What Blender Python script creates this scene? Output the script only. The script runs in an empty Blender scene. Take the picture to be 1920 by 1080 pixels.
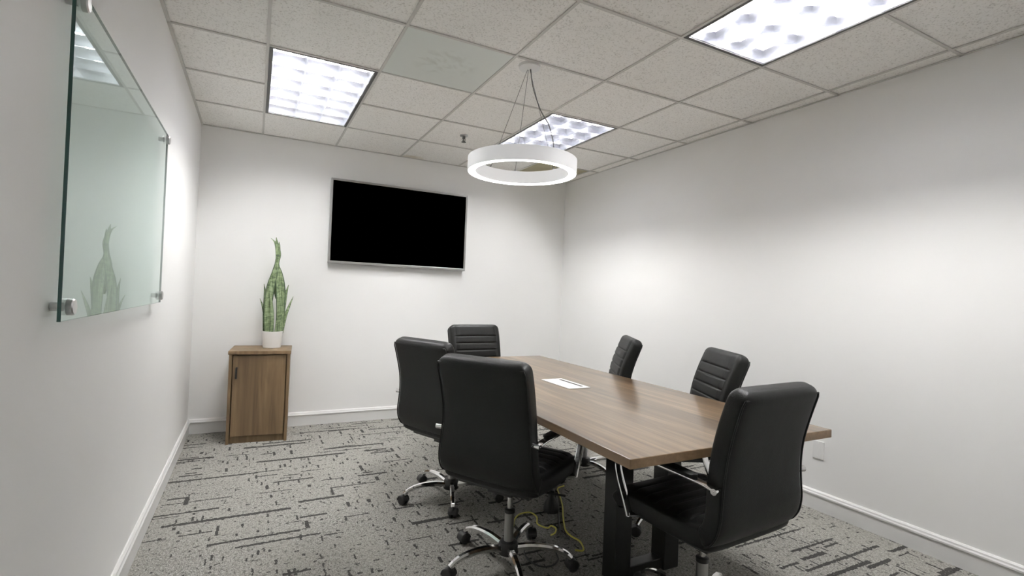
import bpy, bmesh, math, random
from mathutils import Vector, Matrix
random.seed(7)
scene = bpy.context.scene
COL = scene.collection
PI = math.pi
# ------------------------------------------------------------------ room numbers
W, H = 3.6275, 2.580          # room width (x), ceiling height
D = 5.75                      # depth; the back wall stands at y = 0, the room runs to y = -D
G = 0.6096                    # ceiling grid module
GX0, GY1 = 0.4617, -0.634     # first grid line off the left wall / off the back wall

# ------------------------------------------------------------------ materials
def new_mat(name):
    m = bpy.data.materials.new(name); m.use_nodes = True
    nt = m.node_tree
    return m, nt, nt.nodes['Principled BSDF']

def plain(name, col, rough=.5, metal=0., spec=.5, coat=0.):
    m, nt, b = new_mat(name)
    b.inputs['Base Color'].default_value = (*col, 1)
    b.inputs['Roughness'].default_value = rough
    b.inputs['Metallic'].default_value = metal
    b.inputs['Specular IOR Level'].default_value = spec
    b.inputs['Coat Weight'].default_value = coat
    return m

def emit(name, col, s):
    m, nt, b = new_mat(name)
    b.inputs['Base Color'].default_value = (.8, .8, .8, 1)
    b.inputs['Emission Color'].default_value = (*col, 1)
    b.inputs['Emission Strength'].default_value = s
    return m

class NG:
    """tiny helper to write shader maths"""
    def __init__(s, nt): s.nt = nt; s.k = 0
    def n(s, t, **kw):
        x = s.nt.nodes.new(t)
        for a, v in kw.items(): setattr(x, a, v)
        return x
    def put(s, sock, v):
        if isinstance(v, bpy.types.NodeSocket): s.nt.links.new(v, sock)
        elif v is not None: sock.default_value = v
    def m(s, op, a, b=None, c=None, clamp=False):
        x = s.n('ShaderNodeMath', operation=op); x.use_clamp = clamp
        s.put(x.inputs[0], a)
        if b is not None: s.put(x.inputs[1], b)
        if c is not None: s.put(x.inputs[2], c)
        return x.outputs[0]
    def xyz(s, v):
        x = s.n('ShaderNodeSeparateXYZ'); s.put(x.inputs[0], v); return x.outputs
    def vec(s, a, b, c=0.):
        x = s.n('ShaderNodeCombineXYZ')
        for i, v in enumerate((a, b, c)): s.put(x.inputs[i], v)
        return x.outputs[0]
    def noise(s, v, scale=5., detail=2., rough=.5, dist=0.):
        x = s.n('ShaderNodeTexNoise'); s.put(x.inputs['Vector'], v)
        x.inputs['Scale'].default_value = scale; x.inputs['Detail'].default_value = detail
        x.inputs['Roughness'].default_value = rough; x.inputs['Distortion'].default_value = dist
        return x.outputs['Fac']
    def rnd(s, v):
        x = s.n('ShaderNodeTexWhiteNoise', noise_dimensions='3D'); s.put(x.inputs['Vector'], v)
        return x.outputs['Value']
    def mix(s, f, a, b):
        x = s.n('ShaderNodeMix', data_type='RGBA'); s.put(x.inputs[0], f)
        for sock, v in ((x.inputs[6], a), (x.inputs[7], b)):
            s.put(sock, (*v, 1) if isinstance(v, tuple) else v)
        return x.outputs[2]
    def ramp(s, f, stops):
        x = s.n('ShaderNodeValToRGB'); s.put(x.inputs[0], f)
        e = x.color_ramp.elements
        while len(e) < len(stops): e.new(.5)
        for el, (p, c) in zip(e, stops):
            el.position = p; el.color = (*c, 1) if len(c) == 3 else c
        return x.outputs[0]
    def bump(s, h, strength, dist, bsdf):
        x = s.n('ShaderNodeBump'); s.put(x.inputs['Height'], h)
        x.inputs['Strength'].default_value = strength; x.inputs['Distance'].default_value = dist
        s.nt.links.new(x.outputs[0], bsdf.inputs['Normal'])
    def coord(s, what='Object'):
        return s.n('ShaderNodeTexCoord').outputs[what]
    def mapped(s, v, scale, loc=(0, 0, 0), rot=(0, 0, 0)):
        x = s.n('ShaderNodeMapping'); s.put(x.inputs[0], v)
        x.inputs[1].default_value = loc; x.inputs[2].default_value = rot; x.inputs[3].default_value = scale
        return x.outputs[0]

def mat_wall():
    m, nt, b = new_mat('wall_paint'); g = NG(nt); c = g.coord()
    f = g.noise(c, 1.3, 2)
    g.put(b.inputs['Base Color'], g.ramp(f, [(.3, (.85, .85, .84)), (.7, (.87, .87, .86))]))
    b.inputs['Roughness'].default_value = .55; b.inputs['Specular IOR Level'].default_value = .3
    g.bump(g.noise(c, 260, 2), .06, .002, b)
    return m

def mat_tile():
    m, nt, b = new_mat('ceiling_tile'); g = NG(nt); c = g.coord()
    pits = g.noise(c, 105, 3, .6)
    mot = g.noise(c, 45, 2, .5)
    f = g.m('MULTIPLY', g.m('SUBTRACT', .47, pits), 7., clamp=True)
    f = g.m('MULTIPLY', f, g.m('ADD', .35, g.m('MULTIPLY', mot, 1.0)), clamp=True)
    base = g.ramp(g.noise(c, 1.1, 2), [(.3, (.93, .92, .89)), (.7, (.955, .945, .92))])
    # brown water stain against the back wall
    x, y, z = g.xyz(c)
    dx = g.m('DIVIDE', g.m('SUBTRACT', x, 1.78), .13); dy = g.m('DIVIDE', g.m('ADD', y, .02), .10)
    rr = g.m('ADD', g.m('MULTIPLY', dx, dx), g.m('MULTIPLY', dy, dy))
    st = g.m('SUBTRACT', g.m('ADD', 1.0, g.m('MULTIPLY', g.m('SUBTRACT', g.noise(c, 22, 3), .5), 1.6)), rr)
    st = g.m('MULTIPLY', st, .9, clamp=True)
    base = g.mix(g.m('MULTIPLY', st, .6), base, (.60, .52, .36))
    g.put(b.inputs['Base Color'], g.mix(g.m('MULTIPLY', f, .55), base, (.48, .46, .42)))
    b.inputs['Roughness'].default_value = .9; b.inputs['Specular IOR Level'].default_value = .1
    g.bump(g.m('MULTIPLY', f, -1.), .5, .003, b)
    return m

def mat_carpet():
    m, nt, b = new_mat('carpet'); g = NG(nt); c = g.coord()
    x, y, z = g.xyz(c)
    wob = g.noise(g.mapped(c, (60, 60, 1)), 1, 2)
    fine = g.noise(g.mapped(c, (230, 75, 1)), 1, 2, .7)
    fine2 = g.noise(g.mapped(c, (70, 300, 1)), 1, 2, .7)
    patch = g.noise(c, 2.2, 2)
    base = g.ramp(g.m('ADD', g.m('MULTIPLY', fine, .5), g.m('MULTIPLY', fine2, .5)),
                  [(.38, (.075, .073, .067)), (.49, (.242, .236, .216)), (.60, (.43, .42, .39))])
    base = g.mix(g.m('MULTIPLY', g.m('SUBTRACT', patch, .35), 1.2, clamp=True), base, (.31, .30, .27))
    def dashes(u, v, row, length, thr, maxlen, thick, seed, ragged):
        """random ink dashes running along u, one possible dash per cell of each row of height `row`"""
        vw = g.m('ADD', v, g.m('MULTIPLY', g.m('SUBTRACT', wob, .5), .012 * ragged))
        rv = g.m('DIVIDE', vw, row); ri = g.m('FLOOR', rv); rf = g.m('FRACT', rv)
        off = g.rnd(g.vec(ri, seed, 1.7))
        uu = g.m('ADD', g.m('DIVIDE', u, length), g.m('MULTIPLY', off, 17.)); ui = g.m('FLOOR', uu); uf = g.m('FRACT', uu)
        a = g.rnd(g.vec(ui, ri, seed)); l = g.rnd(g.vec(ui, ri, seed + 3.3)); t = g.rnd(g.vec(ui, ri, seed + 7.1))
        on = g.m('GREATER_THAN', a, thr)
        ln = g.m('MULTIPLY', g.m('ADD', .25, g.m('MULTIPLY', l, .75)), maxlen)
        ins = g.m('MULTIPLY', g.m('GREATER_THAN', uf, .04), g.m('LESS_THAN', uf, g.m('ADD', .04, ln)))
        th = g.m('MULTIPLY', thick, g.m('ADD', .45, g.m('MULTIPLY', t, .9)))
        th = g.m('MULTIPLY', th, g.m('ADD', .35, g.m('MULTIPLY', g.noise(g.mapped(c, (40, 40, 1)), 1, 2), 1.3)))
        w = g.m('LESS_THAN', g.m('ABSOLUTE', g.m('SUBTRACT', rf, .5)), th)
        return g.m('MULTIPLY', g.m('MULTIPLY', on, ins), w)
    lays = [dashes(x, y, .074, .75, .68, .85, .17, 11., 1.8),     # long lines across the room
            dashes(x, y, .043, .28, .84, .75, .19, 23., 1.2),
            dashes(y, x, .060, .16, .87, .75, .14, 37., 1.2),      # short strokes down the room
            dashes(y, x, .024, .08, .86, .8, .20, 53., 1.6),
            dashes(x, y, .016, .04, .91, .7, .26, 71., 2.0)]
    f = lays[0]
    for l in lays[1:]: f = g.m('MAXIMUM', f, l)
    # scattered flecks
    fl = g.noise(g.mapped(c, (75, 34, 1)), 1, 3, .72)
    f2 = g.m('MULTIPLY', g.m('SUBTRACT', fl, .53), 6., clamp=True)
    brk = g.m('MULTIPLY', g.m('SUBTRACT', g.noise(g.mapped(c, (140, 140, 1)), 1, 2), .24), 7., clamp=True)
    f = g.m('MULTIPLY', f, brk)
    ink = g.m('MAXIMUM', g.m('MULTIPLY', f, .93), g.m('MULTIPLY', f2, .72))
    g.put(b.inputs['Base Color'], g.mix(ink, base, (.030, .029, .028)))
    b.inputs['Roughness'].default_value = .95; b.inputs['Specular IOR Level'].default_value = .1
    g.bump(fine, .5, .004, b)
    return m

def mat_wood(name, axis, dark, mid, light, rough, coat, scale=1.):
    m, nt, b = new_mat(name); g = NG(nt); c = g.coord()
    s = {'x': (.55, 9, 9), 'y': (9, .55, 9), 'z': (9, 9, .55)}[axis]
    s2 = {'x': (2.2, 60, 60), 'y': (60, 2.2, 60), 'z': (60, 60, 2.2)}[axis]
    s = tuple(v * scale for v in s)
    a = g.noise(g.mapped(c, s), 1, 4, .55, 1.2)
    f = g.noise(g.mapped(c, s2), 1, 3, .6, .4)
    v = g.m('ADD', g.m('MULTIPLY', a, .78), g.m('MULTIPLY', f, .22))
    g.put(b.inputs['Base Color'], g.ramp(v, [(.32, dark), (.50, mid), (.68, light)]))
    b.inputs['Roughness'].default_value = rough
    b.inputs['Coat Weight'].default_value = coat; b.inputs['Coat Roughness'].default_value = .12
    return m

def mat_leather():
    m, nt, b = new_mat('black_leather'); g = NG(nt); c = g.coord()
    b.inputs['Base Color'].default_value = (.009, .0095, .009, 1)
    b.inputs['Roughness'].default_value = .5; b.inputs['Specular IOR Level'].default_value = .27
    v = g.n('ShaderNodeTexVoronoi'); g.put(v.inputs['Vector'], c); v.inputs['Scale'].default_value = 330
    h = g.m('ADD', v.outputs['Distance'], g.m('MULTIPLY', g.noise(c, 14, 2), 3.))
    g.bump(h, .16, .003, b)
    return m

def mat_leaf():
    m, nt, b = new_mat('snake_leaf'); g = NG(nt); c = g.coord()
    band = g.noise(g.mapped(c, (20, 20, 55)), 1, 3, .6, .6)
    streak = g.noise(g.mapped(c, (140, 140, 5)), 1, 2)
    col = g.ramp(g.m('ADD', g.m('MULTIPLY', band, .5), g.m('MULTIPLY', streak, .5)),
                 [(.38, (.055, .085, .045)), (.49, (.20, .27, .13)), (.60, (.36, .44, .27))])
    g.put(b.inputs['Base Color'], col); b.inputs['Roughness'].default_value = .5
    return m

def mat_glass():
    """clear sheet glass with a green tint: tinted see-through plus a Fresnel mirror"""
    m = bpy.data.materials.new('board_glass'); m.use_nodes = True; nt = m.node_tree; nt.nodes.clear(); g = NG(nt)
    out = g.n('ShaderNodeOutputMaterial'); mx = g.n('ShaderNodeMixShader')
    tr = g.n('ShaderNodeBsdfTransparent'); tr.inputs[0].default_value = (.93, .968, .958, 1)
    gl = g.n('ShaderNodeBsdfGlossy'); gl.inputs[0].default_value = (.86, .95, .93, 1); gl.inputs['Roughness'].default_value = .0
    fr = g.n('ShaderNodeFresnel'); fr.inputs[0].default_value = 1.52
    bf = g.n('ShaderNodeNewGeometry').outputs['Backfacing']; g.put(mx.inputs[0], g.m('MULTIPLY', fr.outputs[0], g.m('SUBTRACT', 1., bf))); nt.links.new(tr.outputs[0], mx.inputs[1]); nt.links.new(gl.outputs[0], mx.inputs[2])
    nt.links.new(mx.outputs[0], out.inputs[0])
    return m

def mat_panel():
    m, nt, b = new_mat('frosted_panel'); g = NG(nt); c = g.coord()
    x, y, z = g.xyz(c)
    # dusty smudges showing through the middle of the frosted sheet
    dx = g.m('DIVIDE', x, .20); dy = g.m('DIVIDE', y, .20)
    rr = g.m('ADD', g.m('MULTIPLY', dx, dx), g.m('MULTIPLY', dy, dy))
    mask = g.m('SUBTRACT', 1., rr, clamp=True)
    sm = g.m('MULTIPLY', g.m('SUBTRACT', g.noise(c, 9, 2, .5, 1.5), .45), 3.5, clamp=True)
    g.put(b.inputs['Base Color'], g.mix(g.m('MULTIPLY', g.m('MULTIPLY', mask, sm), .6), (.73, .765, .73), (.42, .43, .36)))
    b.inputs['Roughness'].default_value = .45
    return m

M = {}
M['wall'] = mat_wall(); M['tile'] = mat_tile(); M['carpet'] = mat_carpet()
M['trim'] = plain('trim_paint', (.72, .72, .71), .35)
M['grid'] = plain('grid_metal_shaded', (.62, .61, .58), .5)  # bars coloured darker than the tiles, standing in for their shadow lines
M['table'] = mat_wood('walnut_laminate', 'y', (.048, .029, .017), (.125, .078, .041), (.27, .175, .095), .30, .42)
M['tedge'] = mat_wood('walnut_edge', 'y', (.17, .11, .06), (.26, .17, .095), (.36, .24, .14), .4, .1)
M['cab'] = mat_wood('cabinet_walnut', 'z', (.085, .054, .027), (.158, .103, .051), (.235, .160, .085), .45, .0)
M['leather'] = mat_leather()
M['chrome'] = plain('chrome', (.80, .80, .80), .09, 1.)
M['steel'] = plain('brushed_steel', (.55, .55, .55), .28, 1.)
M['blackplast'] = plain('black_plastic', (.018, .018, .018), .45)
M['blackmetal'] = plain('black_laminate', (.016, .017, .016), .28, 0., .5)
M['white'] = plain('white_plastic', (.82, .82, .81), .35)
M['lampwhite'] = emit('white_lamp_acrylic', (.97, .97, 1.), .22)
M['reflector'] = plain('white_reflector', (.90, .90, .91), .5)
M['louver'] = plain('mirror_louver', (.575, .585, .635), .25, 1.)
M['lightframe'] = plain('light_frame', (.10, .10, .098), .5)
M['tube'] = emit('lamp_tube', (1., .985, .965), 88.)
M['ringglow'] = emit('ring_diffuser', (1., .97, .91), 8.)
M['tvframe'] = plain('tv_bezel', (.36, .36, .35), .35, .5)
M['screen'] = plain('tv_screen', (.0, .0, .0), .6, 0., .0)
M['glass'] = mat_glass()
M['glassedge'] = plain('glass_edge', (.03, .085, .075), .15)
M['pot'] = plain('pot_ceramic', (.80, .79, .77), .4)
M['soil'] = plain('soil', (.06, .045, .03), .95)
M['leaf'] = mat_leaf(); M['margin'] = plain('leaf_margin', (.05, .085, .04), .5)
M['yellow'] = plain('yellow_cable', (.66, .60, .12), .5)
M['dark'] = plain('dark_slot', (.012, .012, .012), .6)
M['panel'] = mat_panel()
M['olive'] = plain('olive_tile', (.46, .425, .29), .8)
M['cord'] = plain('grey_wire', (.16, .16, .155), .4)

# ------------------------------------------------------------------ mesh helpers
def box(bm, lo, hi, mi=0):
    vs = [bm.verts.new((x, y, z)) for z in (lo[2], hi[2]) for y in (lo[1], hi[1]) for x in (lo[0], hi[0])]
    for f in ((0, 2, 3, 1), (4, 5, 7, 6), (0, 1, 5, 4), (2, 6, 7, 3), (0, 4, 6, 2), (1, 3, 7, 5)):
        bm.faces.new([vs[i] for i in f]).material_index = mi

def ring_faces(bm, rings, closed_u=True, cap=True, mi=0):
    n = len(rings[0])
    for a, b in zip(rings, rings[1:]):
        for i in range(n if closed_u else n - 1):
            j = (i + 1) % n
            bm.faces.new((a[i], a[j], b[j], b[i])).material_index = mi
    if cap:
        bm.faces.new(list(reversed(rings[0]))).material_index = mi
        bm.faces.new(rings[-1]).material_index = mi

def sweep(bm, pts, section, up=(0, 0, 1), scale=None, cap=True, closed=False, mi=0):
    """sweep a closed 2-D section [(side, up)] along 3-D points"""
    pts = [Vector(p) for p in pts]; up = Vector(up); rings = []
    for i, p in enumerate(pts):
        a = pts[i - 1] if i or closed else pts[0]
        b = pts[(i + 1) % len(pts)] if i < len(pts) - 1 or closed else pts[-1]
        t = (b - a).normalized()
        s = t.cross(up)
        if s.length < 1e-4: s = t.cross(Vector((1, 0, 0)))
        s.normalize(); u = s.cross(t).normalized()
        k = scale[i] if scale else 1.
        rings.append([bm.verts.new(p + s * (x * k) + u * (y * k)) for x, y in section])
    if closed:
        rings.append(rings[0])
        n = len(section)
        for a, b in zip(rings, rings[1:]):
            for i in range(n):
                j = (i + 1) % n
                bm.faces.new((a[i], a[j], b[j], b[i])).material_index = mi
    else: ring_faces(bm, rings, True, cap, mi)

def circ(r, n=10): return [(r * math.cos(2 * PI * i / n), r * math.sin(2 * PI * i / n)) for i in range(n)]
def rrect(w, h, r, k=3):
    out = []
    for cx, cy, a0 in ((w / 2 - r, h / 2 - r, 0), (-w / 2 + r, h / 2 - r, 90), (-w / 2 + r, -h / 2 + r, 180), (w / 2 - r, -h / 2 + r, 270)):
        for i in range(k + 1):
            a = math.radians(a0 + 90 * i / k); out.append((cx + r * math.cos(a), cy + r * math.sin(a)))
    return out

def tube(bm, pts, r, n=10, up=(0, 0, 1)): sweep(bm, pts, circ(r, n), up)

def lathe(bm, prof, n=32, c=(0, 0, 0), cap=True, axis='z'):
    rings = []
    for r, z in prof:
        ring = []
        for i in range(n):
            a = 2 * PI * i / n
            p = (r * math.cos(a), r * math.sin(a), z)
            if axis == 'y': p = (p[0], -p[2], p[1])
            if axis == 'x': p = (p[2], p[0], p[1])
            ring.append(bm.verts.new((c[0] + p[0], c[1] + p[1], c[2] + p[2])))
        rings.append(ring)
    ring_faces(bm, rings, True, cap)

def smooth_path(pts, n=8):
    """Catmull-Rom through the points"""
    P = [Vector(p) for p in pts]; P = [P[0] * 2 - P[1]] + P + [P[-1] * 2 - P[-2]]; out = []
    for i in range(1, len(P) - 2):
        a, b, c, d = P[i - 1:i + 3]
        for k in range(n):
            t = k / n
            out.append(.5 * ((2 * b) + (c - a) * t + (2 * a - 5 * b + 4 * c - d) * t * t + (3 * b - a - 3 * c + d) * t ** 3))
    out.append(P[-2]); return out

def obj(name, bm, mats, parent=None, smooth=False, bevel=0., loc=None, label=None, angle=40):
    bmesh.ops.recalc_face_normals(bm, faces=bm.faces)
    me = bpy.data.meshes.new(name); bm.to_mesh(me); bm.free()
    for m in (mats if isinstance(mats, (list, tuple)) else [mats]): me.materials.append(m)
    o = bpy.data.objects.new(name, me); COL.objects.link(o)
    if parent: o.parent = parent
    if loc: o.location = loc
    if smooth:
        for p in me.polygons: p.use_smooth = True
        if angle < 180:
            bm2 = bmesh.new(); bm2.from_mesh(me)
            for e in bm2.edges:
                if len(e.link_faces) == 2 and e.calc_face_angle(0) > math.radians(angle): e.smooth = False
            bm2.to_mesh(me); bm2.free()
    if bevel:
        b = o.modifiers.new('bevel', 'BEVEL'); b.width = bevel; b.segments = 2; b.limit_method = 'ANGLE'; b.angle_limit = math.radians(50)
    if label: o['label'] = label
    return o

def thing(name, label, cat, loc=(0, 0, 0), rz=0., group=None):
    o = bpy.data.objects.new(name, None); COL.objects.link(o)
    o.empty_display_size = .1
    o.location = loc; o.rotation_euler = (0, 0, rz); o['label'] = label; o['category'] = cat
    if group: o['group'] = group
    return o
def tag(o, label, cat, group=None):
    o['label'] = label; o['category'] = cat
    if group: o['group'] = group
    return o
def struct(name, bm, m, **k):
    o = obj(name, bm, m, **k); o['kind'] = 'structure'; return o
def BM(): return bmesh.new()

# ------------------------------------------------------------------ the room shell
T = .12
bm = BM(); box(bm, (-T, -D - T, -.1), (W + T, T, 0)); struct('floor', bm, M['carpet'])
bm = BM(); box(bm, (-T, 0, 0), (W + T, T, H + .25)); struct('wall_back', bm, M['wall'])
bm = BM(); box(bm, (-T, -D, 0), (0, 0, H + .25)); struct('wall_left', bm, M['wall'])
bm = BM(); box(bm, (W, -D, 0), (W + T, 0, H + .25)); struct('wall_right', bm, M['wall'])
bm = BM(); box(bm, (-T, -D - T, 0), (W + T, -D, H + .25)); struct('wall_front', bm, M['wall'])

# ceiling: one tile per grid cell, holes where the lights, the frosted panel and the olive tile sit
xs = [0.] + [GX0 + i * G for i in range(6)] + [W]
ys = [0.] + [GY1 - j * G for j in range(9)]
ys = [y for y in ys if y > -D] + [-D]
LIGHTS = [(1, 1), (4, 1), (4, 5)]        # (column, row) of the first of the two cells each covers
holes = set()
for cx_, ry_ in LIGHTS: holes |= {(cx_, ry_), (cx_, ry_ + 1)}
PANEL = (2, 3); OLIVE_CELL = (5, 0)
holes |= {PANEL, OLIVE_CELL}
bm = BM(); TZ = H + .007
for i in range(len(xs) - 1):
    for j in range(len(ys) - 1):
        if (i, j) in holes: continue
        box(bm, (xs[i], ys[j + 1], TZ), (xs[i + 1], ys[j], TZ + .018))
box(bm, (-T, -D - T, H + .25), (W + T, T, H + .33))      # the slab above
struct('ceiling', bm, M['tile'])
i, j = OLIVE_CELL
bm = BM(); box(bm, (xs[i], ys[j + 1], TZ), (xs[i + 1], ys[j], TZ + .018))
struct('trim_2', bm, M['olive'])  # flush corner tile, olive and darker than the others
# T-bar grid and wall angle
bm = BM(); B = .0075
for x in xs[1:-1]: box(bm, (x - B, -D, H), (x + B, 0, H + .006))
for y in ys[1:-1]:
    for i in range(len(xs) - 1):
        j = ys.index(y)
        if (i, j) in holes and (i, j - 1) in holes and (i, j) != PANEL and (i, j) != OLIVE_CELL: continue   # inside a light
        a0 = xs[i] + (B if i else 0); a1 = xs[i + 1] - (B if i < len(xs) - 2 else 0)
        box(bm, (a0, y - B, H), (a1, y + B, H + .006))
for lo, hi in (((0, -D, H), (.016, 0, H + .004)), ((W - .016, -D, H), (W, 0, H + .004)), ((.016, -.016, H), (W - .016, 0, H + .004))):
    box(bm, lo, hi)
struct('trim_1', bm, M['grid'])

# baseboards: flat board with an eased, stepped cap
def baseboard(name, p, q, inward):
    p, q, n = Vector(p), Vector(q), Vector(inward)
    prof = [(0, 0), (.014, 0), (.014, .088), (.020, .092), (.020, .100), (.015, .106), (.013, .114), (.006, .121), (0, .122)]
    b = BM(); rings = []
    for e in (p, q): rings.append([b.verts.new(e + n * x + Vector((0, 0, z))) for x, z in prof])
    ring_faces(b, rings); struct(name, b, M['trim'])
baseboard('baseboard_back', (0, 0, 0), (W, 0, 0), (0, -1, 0))
baseboard('baseboard_left', (0, 0, 0), (0, -D, 0), (1, 0, 0))
baseboard('baseboard_right', (W, 0, 0), (W, -D, 0), (-1, 0, 0))

# ------------------------------------------------------------------ louvred ceiling lights (2 x 4 ft, lamps run down the room)
def make_light(label):
    w, l = G - 2 * B - .002, 2 * G - 2 * B - .002
    t = thing('ceiling_light', label, 'ceiling light', group='louvred fluorescent ceiling lights')
    b = BM(); f = .018
    for lo, hi in (((-w / 2, -l / 2, 0), (-w / 2 + f, l / 2, .02)), ((w / 2 - f, -l / 2, 0), (w / 2, l / 2, .02)),
                   ((-w / 2 + f, -l / 2, 0), (w / 2 - f, -l / 2 + f, .02)), ((-w / 2 + f, l / 2 - f, 0), (w / 2 - f, l / 2, .02))): box(b, lo, hi)
    obj('frame', b, M['lightframe'], t)
    b = BM(); w2, l2 = w / 2 - .004, l / 2 - .004; zt = .125
    def quad(*v): b.faces.new([b.verts.new(p) for p in v])
    quad((-w2, -l2, .02), (-w2, l2, .02), (-w2, l2, zt), (-w2, -l2, zt)); quad((w2, -l2, .02), (w2, l2, .02), (w2, l2, zt), (w2, -l2, zt))
    quad((-w2, -l2, .02), (w2, -l2, .02), (w2, -l2, zt), (-w2, -l2, zt)); quad((-w2, l2, .02), (w2, l2, .02), (w2, l2, zt), (-w2, l2, zt))
    quad((-w2, -l2, zt), (w2, -l2, zt), (w2, l2, zt), (-w2, l2, zt))
    obj('reflector', b, M['reflector'], t)
    iw, il = w - 2 * f, l - 2 * f; nx, ny = 3, 6
    for k in range(nx):
        b = BM(); x = -iw / 2 + iw * (k + .5) / nx
        tube(b, [(x, -il / 2 + .01, .095), (x, il / 2 - .01, .095)], .013, 12)
        obj('lamp_tube', b, M['tube'], t, smooth=True)
    b = BM()
    def blade(p, q, wtop, zb, zt_):       # V section, concave flanks, pointed edge at the bottom
        p, q = Vector(p), Vector(q); s = (q - p).normalized().cross(Vector((0, 0, 1)))
        prof = [(.0008, zb), (.0022, zb + (zt_ - zb) * .4), (wtop * .5, zb + (zt_ - zb) * .72), (wtop, zt_)]
        sec = [(a, z) for a, z in prof] + [(-a, z) for a, z in reversed(prof)]
        ring_faces(b, [[b.verts.new(e + s * a + Vector((0, 0, z))) for a, z in sec] for e in (p, q)])
    zb, zt_ = .004, .068
    for k in range(nx + 1):
        x = -iw / 2 + iw * k / nx; x = min(max(x, -iw / 2 + .002), iw / 2 - .002)
        blade((x, -il / 2, 0), (x, il / 2, 0), .016, zb, zt_)
    for k in range(ny + 1):
        y = -il / 2 + il * k / ny; y = min(max(y, -il / 2 + .002), il / 2 - .002)
        for c in range(nx):
            x0 = -iw / 2 + iw * c / nx + .0016; blade((x0, y, 0), (x0 + iw / nx - .0032, y, 0), .012, zb + .002, zt_ - .002)
    obj('louver', b, M['louver'], t, smooth=True, angle=35)
    return t

def copy_tree(o, parent=None):
    c = o.copy(); COL.objects.link(c)
    if parent: c.parent = parent
    for ch in [x for x in bpy.data.objects if x.parent == o]: copy_tree(ch, c)
    return c

LL = ['louvred ceiling light nearest the television, left of the round pendant',
      'louvred ceiling light seen behind the round pendant lamp',
      'large bright louvred ceiling light cut off by the top edge, nearest the right wall']
L0 = make_light(LL[0])
for k, (ci, rj) in enumerate(LIGHTS):
    o = L0 if k == 0 else copy_tree(L0)
    o['label'] = LL[k]
    o.location = ((xs[ci] + xs[ci + 1]) / 2, (ys[rj] + ys[rj + 2]) / 2, H)

# frosted panel lying in the grid
i, j = PANEL
b = BM(); px, py = (xs[i] + xs[i + 1]) / 2, (ys[j] + ys[j + 1]) / 2
box(b, (-G / 2 + .009, -G / 2 + .009, 0), (G / 2 - .009, G / 2 - .009, .006))
tag(obj('ceiling_panel', b, M['panel'], loc=(px, py, H + .002)), 'smooth greenish frosted ceiling panel with faint smudges, beside the pendant canopy', 'ceiling panel')

# sprinkler
t = thing('sprinkler_head', 'small dark fire sprinkler head hanging from the ceiling left of the pendant', 'sprinkler', (1.962, -.983, H))
b = BM(); lathe(b, [(.034, .007), (.034, -.003), (.022, -.006), (.008, -.007)], 24); obj('ceiling_plate', b, M['steel'], t, smooth=True)
b = BM(); lathe(b, [(.012, -.004), (.012, -.022), (.006, -.026), (.005, -.044), (.012, -.046), (.012, -.050)], 16); obj('nozzle', b, M['lightframe'], t, smooth=True)
b = BM()
for s in (-1, 1): tube(b, [(s * .010, 0, -.018), (s * .015, 0, -.032), (s * .006, 0, -.048)], .0022, 6, up=(0, 1, 0))
obj('yoke', b, M['lightframe'], t)
b = BM(); lathe(b, [(.003, -.049), (.020, -.050), (.020, -.053), (.003, -.054)], 20); obj('deflector', b, M['lightframe'], t, smooth=True)

# ------------------------------------------------------------------ ring pendant
RX, RY, RZb = 1.779, -2.400, 1.958
t = thing('pendant_light', 'white round ring pendant lamp hanging over the table on thin wires', 'pendant lamp', (RX, RY, H))
zb = RZb - H; zt = zb + .078; ro, ri = .310, .264
b = BM()
prof = [(ri + .004, zb + .004), (ri, zb + .004), (ri, zt), (ro, zt), (ro, zb), (ro - .004, zb), (ro - .004, zb + .004)]
N = 96; rings = [[b.verts.new((r * math.cos(2 * PI * k / N), r * math.sin(2 * PI * k / N), z)) for k in range(N)] for r, z in prof]
ring_faces(b, rings, True, False); obj('ring_housing', b, M['lampwhite'], t, smooth=True)
b = BM()
prof = [(ri + .002, zb + .006), (ri + .002, zb + .001), (ro - .003, zb + .001), (ro - .003, zb + .006)]
rings = [[b.verts.new((r * math.cos(2 * PI * k / N), r * math.sin(2 * PI * k / N), z)) for k in range(N)] for r, z in prof]
ring_faces(b, rings, True, False); obj('diffuser', b, M['ringglow'], t, smooth=True, label='glowing underside of the ring')
b = BM(); lathe(b, [(.0, .007), (.062, .007), (.062, -.009), (.052, -.015), (.0, -.016)][1:4], 40, (.025, .004, 0)); obj('canopy', b, M['white'], t, smooth=True)
for a in (105, 71, 20):
    b = BM(); ca, sa = math.cos(math.radians(a)), math.sin(math.radians(a)); r = (ro + ri) / 2
    tube(b, [(.020 + .01 * ca, .004 + .01 * sa, -.015), (r * ca, r * sa, zt)], .0014, 6); obj('suspension_wire', b, M['cord'], t)
    lz = BM(); lathe(lz, [(.006, zt), (.006, zt + .012), (.003, zt + .018)], 12, (r * ca, r * sa, 0)); obj('wire_grip', lz, M['steel'], t, smooth=True)
b = BM(); ca, sa = math.cos(math.radians(14)), math.sin(math.radians(14)); r = (ro + ri) / 2
tube(b, smooth_path([(.030, .0, -.015), (.045, -.01, -.12), (.10, -.01, -.24), (.19, .02, -.33), (r * ca, r * sa, zt)], 8), .003, 8)
obj('power_cord', b, M['cord'], t, smooth=True)

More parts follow.
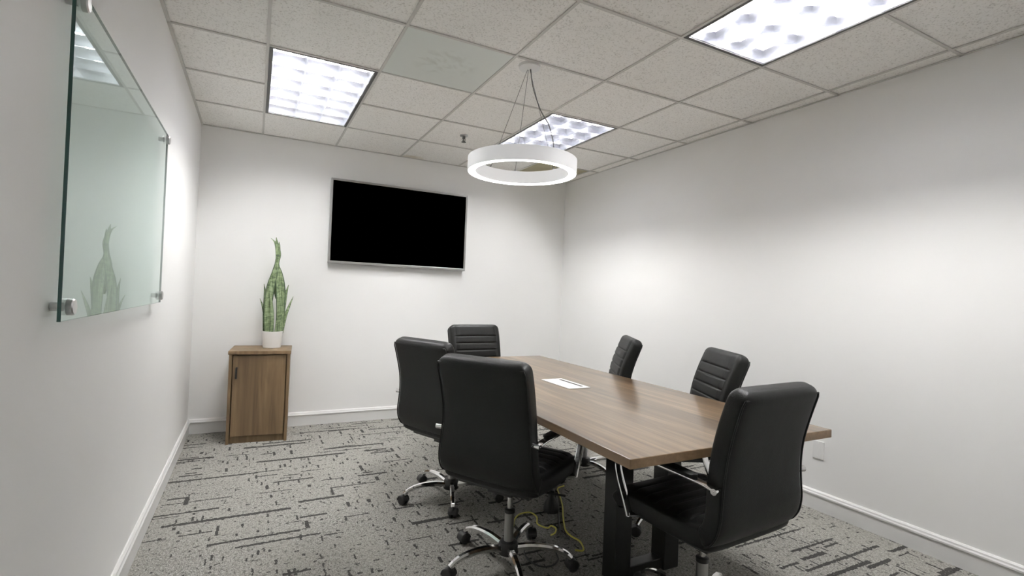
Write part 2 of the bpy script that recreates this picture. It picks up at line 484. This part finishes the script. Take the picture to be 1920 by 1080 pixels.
# ------------------------------------------------------------------ television
TX0, TX1, TZ0, TZ1 = 1.037, 2.388, 1.488, 2.275
t = thing('television', 'large wall-mounted flat television with black screen and grey bezel', 'television', ((TX0 + TX1) / 2, 0, (TZ0 + TZ1) / 2))
w, h = (TX1 - TX0) / 2, (TZ1 - TZ0) / 2; yf, yb = -.062, -.028
b = BM(); e = .019
for lo, hi in (((-w, yf, h - e), (w, yb, h)), ((-w, yf, -h), (w, yb, -h + e * 1.25)), ((-w, yf, -h + e * 1.25), (-w + e, yb, h - e)), ((w - e, yf, -h + e * 1.25), (w, yb, h - e))): box(b, lo, hi)
obj('bezel', b, M['tvframe'], t, bevel=.003)
b = BM(); box(b, (-w + e, yf + .005, -h + e * 1.25), (w - e, yf + .012, h - e)); obj('screen', b, M['screen'], t)
b = BM(); box(b, (-w + .01, yb - .012, -h + .02), (w - .01, yb + .004, h - .01)); box(b, (-w * .55, yb + .004, -h * .6), (w * .55, -.006, h * .5)); obj('back_cover', b, M['blackplast'], t, bevel=.004)
b = BM(); box(b, (-.2, -.006, -.18), (.2, -.0012, .18)); obj('wall_mount', b, M['blackplast'], t)
b = BM(); box(b, (-.018, yf - .0012, -h - .004), (.018, yf + .012, -h + .004)); obj('sensor_bump', b, M['tvframe'], t)

# ------------------------------------------------------------------ glass board on the left wall
Y0, Y1, Z0, Z1 = -3.335, -1.885, 1.160, 2.000; GXa, GXb = .026, .034
t = thing('glass_board', 'clear greenish glass writing board on steel standoffs on the left wall', 'glass board', (0, (Y0 + Y1) / 2, (Z0 + Z1) / 2))
w, h = (Y1 - Y0) / 2, (Z1 - Z0) / 2
b = BM(); box(b, (GXa, -w, -h), (GXb, w, h))
for f in b.faces:
    n = f.normal if f.normal.length else None
    f.normal_update(); f.material_index = 0 if abs(f.normal.x) > .9 else 1
obj('glass_sheet', b, [M['glass'], M['glassedge']], t)
for sy in (-1, 1):
    for sz in (-1, 1):
        y, z = sy * (w - .045), sz * (h - .035)
        b = BM(); lathe(b, [(.011, .0012), (.011, GXa)], 20, (0, y, z), axis='x'); so = obj('standoff_mount', b, M['steel'], t, smooth=True)
        b = BM(); lathe(b, [(.021, GXb), (.021, GXb + .012), (.018, GXb + .015)], 24, (0, y, z), axis='x'); obj('cap', b, M['steel'], so, smooth=True)

# ------------------------------------------------------------------ blank wall plate
t = thing('wall_plate', 'white rectangular wall plate low on the right wall behind the table corner', 'wall plate', (W, -3.018, .373))
b = BM(); box(b, (-.007, -.036, -.056), (0, .036, .056)); obj('plate', b, M['white'], t, bevel=.004)
for s in (-1, 1):
    b = BM(); lathe(b, [(.004, -.0085), (.004, -.006)], 10, (0, 0, s * .042), axis='x'); obj('screw', b, M['white'], t)

# ------------------------------------------------------------------ cabinet
t = thing('cabinet', 'small brown walnut cabinet with one door standing in the left corner', 'cabinet', (.527, -.236, 0), math.radians(-4.2))
w, d, top = .219, .200, .735
b = BM()
for s in (-1, 1): box(b, (s * w - (.022 if s > 0 else 0), -d, 0), (s * w + (.022 if s < 0 else 0), d, top - .028))
box(b, (-w + .022, -d + .03, .05), (w - .022, d, .068)); box(b, (-w + .022, d - .014, .068), (w - .022, d, top - .028))
obj('body', b, M['cab'], t, bevel=.0015)
b = BM(); box(b, (-w + .022, -d + .030, 0), (w - .022, -d + .045, .05)); obj('toe_kick', b, M['cab'], t)
b = BM(); box(b, (-w - .007, -d - .009, top - .028), (w + .007, d, top)); obj('top', b, M['cab'], t, bevel=.003)
b = BM(); box(b, (-w + .028, -d + .010, .058), (w - .028, -d + .028, top - .036)); dr = obj('door', b, M['cab'], t, bevel=.0015)
b = BM(); hx = -w + .056
tube(b, [(hx, -d + .006, .60), (hx, -d - .018, .60), (hx, -d - .018, .52), (hx, -d + .006, .52)], 0.0075, 8, up=(1, 0, 0)); obj('handle', b, M['blackplast'], dr, label='black bar handle')

# ------------------------------------------------------------------ snake plant
t = thing('potted_plant', 'tall green snake plant in a white pot on the walnut cabinet', 'plant', (.600, -.205, top), 0)
t.rotation_euler.z = math.radians(14)      # the broad side of the fan
b = BM(); lathe(b, [(.066, 0), (.070, .004), (.080, .135), (.080, .140), (.074, .140), (.072, .118)], 40, cap=False)
lathe(b, [(.066, .0005), (.0005, .0005)], 40, cap=False); obj('pot', b, M['pot'], t, smooth=True)
b = BM(); lathe(b, [(.0735, .119), (.05, .124), (.001, .126)], 24, cap=False); obj('soil', b, M['soil'], t, smooth=True)
k = .001855
def leaf(pts, yo, tw=0.):
    """pts: (side, height, width) traced over the plant; cross-section is a shallow channel"""
    P = []
    for n_, (sx, sy, sw) in enumerate(pts): P.append(Vector(((sx - 288) * k, (495 - sy) * k + .135, sw * k)))
    S = smooth_path(P, 7); b = BM(); rows = []; n_ = len(S); NS = 11
    for q, s in enumerate(S):
        f = q / (n_ - 1); hw = max(s.z, .002) * .5; a = tw * f
        front, back = [], []
        for c in range(NS):
            u = -1 + 2 * c / (NS - 1)
            dx, dy = u * hw, -abs(u) ** 1.5 * hw * .45
            th = .0035 * (1 - abs(u) ** 2) * min(1, hw / .012) + .0006
            for lst, sg in ((front, 1), (back, -1)):
                x_, y_ = dx, dy + sg * th
                lst.append(Vector((s.x + x_ * math.cos(a) - y_ * math.sin(a), yo[0] + (yo[1] - yo[0]) * f + x_ * math.sin(a) + y_ * math.cos(a), s.y)))
        rows.append([b.verts.new(v) for v in front + back[::-1]])
    ring_faces(b, rows); b.faces.ensure_lookup_table(); nn = 2 * NS
    for q in range(len(rows) - 1):
        for c in (0, NS - 2, NS - 1, NS, nn - 2, nn - 1): b.faces[q * nn + c].material_index = 1
    obj('leaf', b, [M['leaf'], M['margin']], t, smooth=True, angle=60)
leaf([(264, 505, 28), (260, 400, 34), (266, 300, 38), (284, 220, 27), (292, 182, 17), (291, 130, 17), (281, 88, 12), (262, 68, 2)], (-.012, -.004), .3)
leaf([(311, 505, 30), (316, 400, 36), (313, 300, 42), (304, 230, 32), (295, 186, 18), (300, 140, 20), (293, 100, 15), (287, 62, 2)], (-.006, .006), -.3)
leaf([(303, 345, 10), (300, 300, 30), (290, 230, 30), (294, 180, 16), (299, 135, 17), (301, 100, 10), (301, 82, 2)], (.028, .008), .2)
leaf([(256, 505, 16), (252, 400, 18), (251, 330, 15), (246, 278, 2)], (.014, .02), .6)
leaf([(325, 505, 18), (332, 400, 18), (340, 330, 15), (353, 278, 2)], (.010, .02), -.5)
leaf([(325, 500, 12), (335, 430, 15), (350, 380, 11), (367, 332, 2)], (-.02, -.035), -.6)
leaf([(279, 505, 16), (277, 420, 17), (270, 350, 12), (264, 305, 2)], (-.03, -.03), .4)
leaf([(316, 505, 16), (322, 440, 15), (327, 390, 2)], (-.032, -.04), -.3)
leaf([(296, 505, 14), (298, 465, 12), (297, 440, 2)], (-.035, -.04), .2)
leaf([(270, 505, 16), (258, 430, 15), (247, 380, 10), (236, 345, 2)], (.03, .055), .5)

# ------------------------------------------------------------------ conference table
TXa, TXb, TYa, TYb, TT = 1.556, 2.652, -3.655, -1.205, .75
t = thing('conference_table', 'long rectangular walnut conference table on black legs', 'table', ((TXa + TXb) / 2, (TYa + TYb) / 2, 0))
w, l = (TXb - TXa) / 2, (TYb - TYa) / 2
GRX, GRY = .008, .007
b = BM(); box(b, (-w, -l, TT - .034), (w, l, TT))
for f in b.faces:
    f.normal_update(); f.material_index = 0 if abs(f.normal.z) > .9 else 1
obj('tabletop', b, [M['table'], M['tedge']], t, bevel=.0025)
for s in (-1, 1):
    yc = s * .69 + (-.0 if s < 0 else 0)
    for q in (-1, 1):
        b = BM(); xc = q * .147 + .006; box(b, (xc - .045, yc - .045, .0), (xc + .045, yc + .045, TT - .034)); obj('leg', b, M['blackmetal'], t, bevel=.003)
    b = BM(); box(b, (-.096, yc - .03, .004), (.108, yc + .03, .052)); obj('foot_bar', b, M['blackmetal'], t, bevel=.003)
b = BM(); box(b, (-.03, -.645, TT - .10), (.04, .645, TT - .036)); obj('under_beam', b, M['blackmetal'], t)
t2 = thing('cable_grommet', 'white rectangular cable port with dark slot set into the tabletop', 'cable port', ((TXa + TXb) / 2 + GRX, (TYa + TYb) / 2 + GRY, TT))
b = BM(); box(b, (-.073, -.153, .0), (.073, .153, .004)); obj('plate', b, M['white'], t2, bevel=.0015)
b = BM(); box(b, (.030, -.118, .0035), (.047, .118, .0048)); obj('slot', b, M['dark'], t2)

# ------------------------------------------------------------------ office chairs (local: faces +x, left is +y)
def superring(hw, th, n=56, p=6.):
    out = []
    for i in range(n):
        a = 2 * PI * i / n; ca, sa = math.cos(a), math.sin(a)
        out.append((hw * math.copysign(abs(ca) ** (2 / p), ca), th * math.copysign(abs(sa) ** (2 / p), sa)))
    return out

def cushion(spine, half_w, half_t, ribs, rib_depth, border, flip, rw=.045, rt=.03, nst=90, front_pow=.006):
    """soft slab swept along a spine in the xz-plane; ribs are grooves on its front side"""
    S = smooth_path([(x, 0, z) for x, z in spine], 14)
    L = [0.]
    for a, c in zip(S, S[1:]): L.append(L[-1] + (c - a).length)
    tot = L[-1]
    def at(s):
        for i_ in range(len(L) - 1):
            if s <= L[i_ + 1] + 1e-9:
                f = (s - L[i_]) / (L[i_ + 1] - L[i_]); p = S[i_].lerp(S[i_ + 1], f); d_ = (S[i_ + 1] - S[i_]).normalized(); return p, d_
        return S[-1], (S[-1] - S[-2]).normalized()
    st = sorted(set([0.0004, .001, .003, .006, .01, .015, .022, .03, .038, .045] + [tot - q for q in (0.0004, .001, .003, .006, .01, .015, .022, .03, .038, .045)] + [tot * i_ / nst for i_ in range(6, nst - 5)]))
    for r in ribs: st += [tot - r + q for q in (-.006, -.003, 0, .003, .006)]
    st = sorted(s for s in st if 0 < s < tot)
    b = BM(); rings = []; edge = []
    for s in st:
        p, d_ = at(s); nrm = Vector((-d_.z, 0, d_.x)) * flip
        e = min(s, tot - s)
        iw = rw - math.sqrt(max(0, rw * rw - (rw - min(e, rw)) ** 2))
        it = rt - math.sqrt(max(0, rt * rt - (rt - min(e, rt)) ** 2))
        f = s / tot; hw = half_w(f) - iw; th = max(half_t(f) - it, .002)
        ring = []
        for y, n_ in superring(hw, th):
            off = n_
            if n_ > 0:
                inside = min(1., max(0., (half_w(f) - border - abs(y)) / .012))
                g_ = sum(math.exp(-((tot - s - r) / .0045) ** 2) for r in ribs)
                puff = .006 * inside * min(1, e / .03)
                off = n_ + puff - rib_depth * g_ * inside
                if abs(abs(y) - (half_w(f) - border)) < .008: off -= .003 * min(1, e / .04)
            ring.append(b.verts.new(p + nrm * off + Vector((0, y, 0))))
        rings.append(ring); edge.append((p, nrm, hw, th, s))
    ring_faces(b, rings)
    return b, edge

def make_chair():
    t = thing('office_chair', 'x', 'chair', group='black ribbed office chairs')
    up = []
    # backrest
    spine = [(-.152, .458), (-.184, .472), (-.205, .505), (-.213, .55), (-.212, .60), (-.212, .68), (-.220, .76), (-.238, .84), (-.262, .92), (-.284, .985)]
    b, edge = cushion(spine, lambda f: .247 - .027 * f + .006 * math.cos(f * 2 * PI), lambda f: .040 + .004 * math.sin(PI * f),
                      [.105 + .056 * i for i in range(8)], .0075, .038, -1)
    back = obj('backrest', b, M['leather'], t, smooth=True, angle=180); up.append(back)
    b = BM()       # piping round the rear edge
    L_, R_ = [], []
    for p, n_, hw, th, s in edge:
        q = p - n_ * (th * .80); L_.append(q + Vector((0, hw * .985, 0))); R_.append(q - Vector((0, hw * .985, 0)))
    loop = L_[6:-6:2] + R_[6:-6:2][::-1]
    sweep(b, loop, circ(.0035, 6), up=(1, 0, .13), closed=True); obj('piping', b, M['leather'], back, smooth=True)
    # seat
    spine = [(-.215, .460), (-.14, .456), (-.04, .454), (.06, .457), (.15, .461), (.21, .456), (.245, .438), (.262, .415)]
    b, edge = cushion(spine, lambda f: .243 + .010 * math.sin(PI * f), lambda f: .046 - .006 * f, [.11 + .055 * i for i in range(7)], .007, .04, 1, rw=.04, rt=.032)
    up.append(obj('seat', b, M['leather'], t, smooth=True, angle=180))
    b = BM(); box(b, (-.16, -.19, .388), (.19, .19, .414)); up.append(obj('seat_pan', b, M['blackplast'], t, bevel=.006))
    b = BM(); box(b, (-.10, -.065, .350), (.11, .065, .389)); tube(b, [(.0, -.05, .368), (.02, -.20, .366), (.03, -.27, .368)], .005, 8); up.append(obj('tilt_mechanism', b, M['blackplast'], t, bevel=.004))
    # arms: flat chrome loop with a black pad
    for s in (1, -1):
        y = s * .262
        path = smooth_path([(-.238, y * .96, .648), (-.17, y * .97, .658), (-.05, y, .664), (.10, y, .664), (.178, y, .652), (.214, y, .615), (.205, y, .56), (.165, y, .475), (.142, y, .420)], 6)
        b = BM()
        # explicit frame: the bar stays flat across y
        rings = []
        for i_, p in enumerate(path):
            tt = (path[min(i_ + 1, len(path) - 1)] - path[max(i_ - 1, 0)]).normalized(); nn = Vector((-tt.z, 0, tt.x))
            rings.append([b.verts.new(p + Vector((0, u, 0)) + nn * v) for u, v in rrect(.034, .010, .004, 2)])
        ring_faces(b, rings)
        tube(b, [(.146, s * .266, .424), (.146, s * .17, .404)], .010, 10)          # lower cross bolt into the seat pan
        tube(b, [(-.236, s * .268, .647), (-.222, s * .20, .647)], .011, 12)          # upper peg into the back
        arm = obj('armrest', b, M['chrome'], t, smooth=True, angle=35); up.append(arm)
        b = BM(); rings = []
        pp = smooth_path([(-.16, y * .97, .669), (-.05, y, .676), (.09, y, .676), (.165, y, .666)], 8)
        for i_, p in enumerate(pp):
            f = i_ / (len(pp) - 1); e = min(f, 1 - f) * .33; r = .02; ins = r - math.sqrt(max(0, r * r - (r - min(e, r)) ** 2))
            rings.append([b.verts.new(p + Vector((0, u, v))) for u, v in rrect(.046 - 2 * ins, .015, .006, 3)])
        ring_faces(b, rings); obj('arm_pad', b, M['leather'], arm, smooth=True)
    # column
    b = BM(); lathe(b, [(.0125, .20), (.0125, .345)], 24); up.append(obj('piston', b, M['chrome'], t, smooth=True))
    b = BM(); lathe(b, [(.0225, .10), (.0225, .248)], 28); col = obj('column', b, M['steel'], t, smooth=True)
    b = BM(); lathe(b, [(.024, .246), (.025, .250), (.025, .262), (.018, .266), (.0128, .266)], 28); obj('collar', b, M['blackplast'], col, smooth=True)
    b = BM(); lathe(b, [(.030, .052), (.046, .058), (.050, .075), (.048, .098), (.040, .112), (.024, .116)], 36); obj('hub', b, M['blackplast'], t, smooth=True)
    # five legs with twin-wheel casters
    legs = []
    for i_ in range(5):
        a = 2 * PI * i_ / 5; R = Matrix.Rotation(a, 3, 'Z')
        path = smooth_path([(.040, 0, .088), (.11, 0, .100), (.18, 0, .101), (.235, 0, .093), (.272, 0, .078), (.296, 0, .060)], 6)
        b = BM(); rings = []
        for j_, p in enumerate(path):
            f = j_ / (len(path) - 1); tt = (path[min(j_ + 1, len(path) - 1)] - path[max(j_ - 1, 0)]).normalized(); nn = Vector((-tt.z, 0, tt.x))
            wd, ht = .036 - .014 * f, .024 - .006 * f
            sec = [(-wd / 2, -ht / 2), (wd / 2, -ht / 2), (wd / 2, ht * .1), (wd * .28, ht / 2), (-wd * .28, ht / 2), (-wd / 2, ht * .1)]
            rings.append([b.verts.new(R @ (p + Vector((0, u, 0)) + nn * v)) for u, v in sec])
        ring_faces(b, rings)
        leg = obj('leg', b, M['chrome'], t, smooth=True, angle=30)
        b = BM(); c = Vector((.292, 0, .0265)); sw = Matrix.Rotation(a * 3.1 + .6, 3, 'Z')    # each caster swivelled its own way
        def put(v): return R @ c + (R @ sw) @ v
        for s in (-1, 1):
            rings = []
            for yy, r in ((s * .005, .020), (s * .006, .0262), (s * .020, .0262), (s * .024, .020), (s * .0242, .008)):
                rings.append([b.verts.new(put(Vector((-.008 + r * math.cos(2 * PI * q / 20), yy, r * math.sin(2 * PI * q / 20))))) for q in range(20)])
            ring_faces(b, rings)
        rings = []      # fender
        for yy in (-.026, -.022, .022, .026):
            r = .0295 if abs(yy) < .025 else .026
            rings.append([b.verts.new(put(Vector((-.008 + r * math.cos(PI * (q / 12) * 1.05), yy, r * math.sin(PI * (q / 12) * 1.05))))) for q in range(13)])
        ring_faces(b, rings, False, False)
        rings = [[b.verts.new(R @ c + Vector((r * math.cos(2 * PI * q / 12), r * math.sin(2 * PI * q / 12), z))) for q in range(12)] for r, z in ((.016, .018), (.011, .030), (.008, .036))]
        ring_faces(b, rings)
        cst = obj('caster', b, M['blackplast'], leg, smooth=True, angle=40, label='black twin-wheel caster')
        legs.append(leg)
    return t

chair0 = make_chair()
UPPER = ('backrest', 'seat', 'seat_pan', 'tilt_mechanism', 'armrest', 'piston')
def place_chair(x, y, face, spin, dz, label, tilt=0., src=None):
    o = src or copy_tree(chair0)
    o.location = (x, y, 0); o['label'] = label
    o.rotation_euler = (0, 0, math.radians(face))
    for ch in [q for q in bpy.data.objects if q.parent == o]:
        n = ch.name.split('.')[0]
        if n in UPPER: ch.location.z += dz
        if n == 'backrest' and tilt:         # reclined about the seat's rear edge
            a = -math.radians(tilt); p = Vector((-.18, 0, .46)); ch.rotation_euler = (0, a, 0)
            ch.location += p - Matrix.Rotation(a, 3, 'Y') @ p
        if n in ('leg', 'hub', 'column'): ch.rotation_euler.z = math.radians(spin - face)
    return o
CH = [(1.558, -2.830, 32, 39, .008, 'black chair seen from behind at the near left of the table, nearest the glass board', 0),
      (1.580, -2.000, 24, 36, .0, 'black chair turned away on the left side, second from the near end', 0),
      (2.130, -1.280, -86, 20, .010, 'black ribbed chair at the far end of the table, facing the camera', 0),
      (2.616, -1.948, 150, -15, .012, 'black chair seen edge-on at the right side, farther from the camera', 4),
      (2.610, -2.772, 154, 51, .012, 'black chair showing its ribbed front on the right side of the table', 4.5),
      (2.066, -3.512, 94, 25, .0, 'black chair with its back to us at the near end, right foreground', 0)]
for c in CH[1:]: place_chair(*c)
place_chair(*CH[0], src=chair0)

# ------------------------------------------------------------------ cables and the floor outlet under the table
t = thing('floor_outlet', 'small dark bell-shaped floor outlet on the carpet under the table', 'floor outlet', (2.06, -2.405, 0))
b = BM(); lathe(b, [(.046, 0), (.046, .018), (.040, .045), (.026, .072), (.020, .085), (.018, .118), (.012, .124)], 28); obj('housing', b, M['blackplast'], t, smooth=True)
b = BM(); tube(b, smooth_path([(0, 0, .12), (-.03, .02, .135), (-.09, .07, .11), (-.16, .12, .03), (-.24, .16, .006)], 6), .004, 8); obj('lead', b, M['blackplast'], t, smooth=True)
def cable(name, pts, r, m, label, cat):
    b = BM(); tube(b, smooth_path(pts, 8), r, 8); tag(obj(name, b, m, smooth=True), label, cat)
z = .0045
cable('network_cable', [(1.76, -2.50, z), (1.80, -2.434, z), (1.86, -2.385, z), (1.925, -2.385, z), (1.935, -2.45, z), (1.895, -2.53, z), (1.92, -2.592, z), (1.952, -2.578, z), (1.962, -2.612, z), (1.93, -2.655, z), (1.895, -2.67, z)], .004, M['yellow'],
      'yellow cable lying in waves on the carpet beside the near left chair base', 'cable')
cable('network_cable', [(2.34, -2.115, z), (2.275, -2.14, z), (2.22, -2.25, z), (2.155, -2.38, z), (2.07, -2.52, z), (2.0, -2.65, z), (1.99, -2.72, z), (2.00, -2.785, z), (1.965, -2.865, z), (1.925, -2.85, z)], .0045, M['yellow'],
      'long yellow cable running straight under the table toward its near end', 'cable')
cable('power_cord', [(2.29, -2.095, z), (2.245, -2.14, z), (2.195, -2.25, z), (2.13, -2.375, z), (2.045, -2.51, z), (1.97, -2.645, z), (1.957, -2.70, z), (1.962, -2.745, z)], .0045, M['blackplast'],
      'black cord running alongside the long yellow cable under the table', 'cord')
cable('power_cord', [(1.70, -2.73, z), (1.672, -2.79, z), (1.668, -2.86, z), (1.695, -2.915, z), (1.75, -2.925, z), (1.80, -2.89, z), (1.825, -2.83, z), (1.85, -2.79, z)], .004, M['blackplast'],
      'thin black cord curled in a loop beneath the near left chair base', 'cord')

# ------------------------------------------------------------------ camera
cam = bpy.data.cameras.new('camera'); co = bpy.data.objects.new('camera', cam); COL.objects.link(co)
R = Matrix(((0.8886504129863348, -0.040321514562859796, -0.45680917127677445), (-0.4568777111999873, 0.008037530161085063, -0.8894932012767555), (0.03953733056084282, 0.9991544292912216, -0.011279446788557978)))
co.matrix_world = Matrix.Translation((0.45011882730777536, -4.920259918953908, 1.2724324717388529)) @ R.to_4x4()
cam.sensor_width = 36.; cam.lens = 938.86 / 1920 * 36.; cam.clip_start = .02
scene.camera = co

# ------------------------------------------------------------------ world and view
wd = bpy.data.worlds.new('world'); scene.world = wd; wd.use_nodes = True
wd.node_tree.nodes['Background'].inputs[0].default_value = (.0, .0, .0, 1)
scene.view_settings.view_transform = 'Standard'; scene.view_settings.look = 'None'
scene.view_settings.gamma = 1.; scene.view_settings.use_curve_mapping = False
scene.view_settings.exposure = 0.42
scene.cycles.diffuse_bounces = 10; scene.cycles.max_bounces = 16
scene.cycles.use_denoising = True
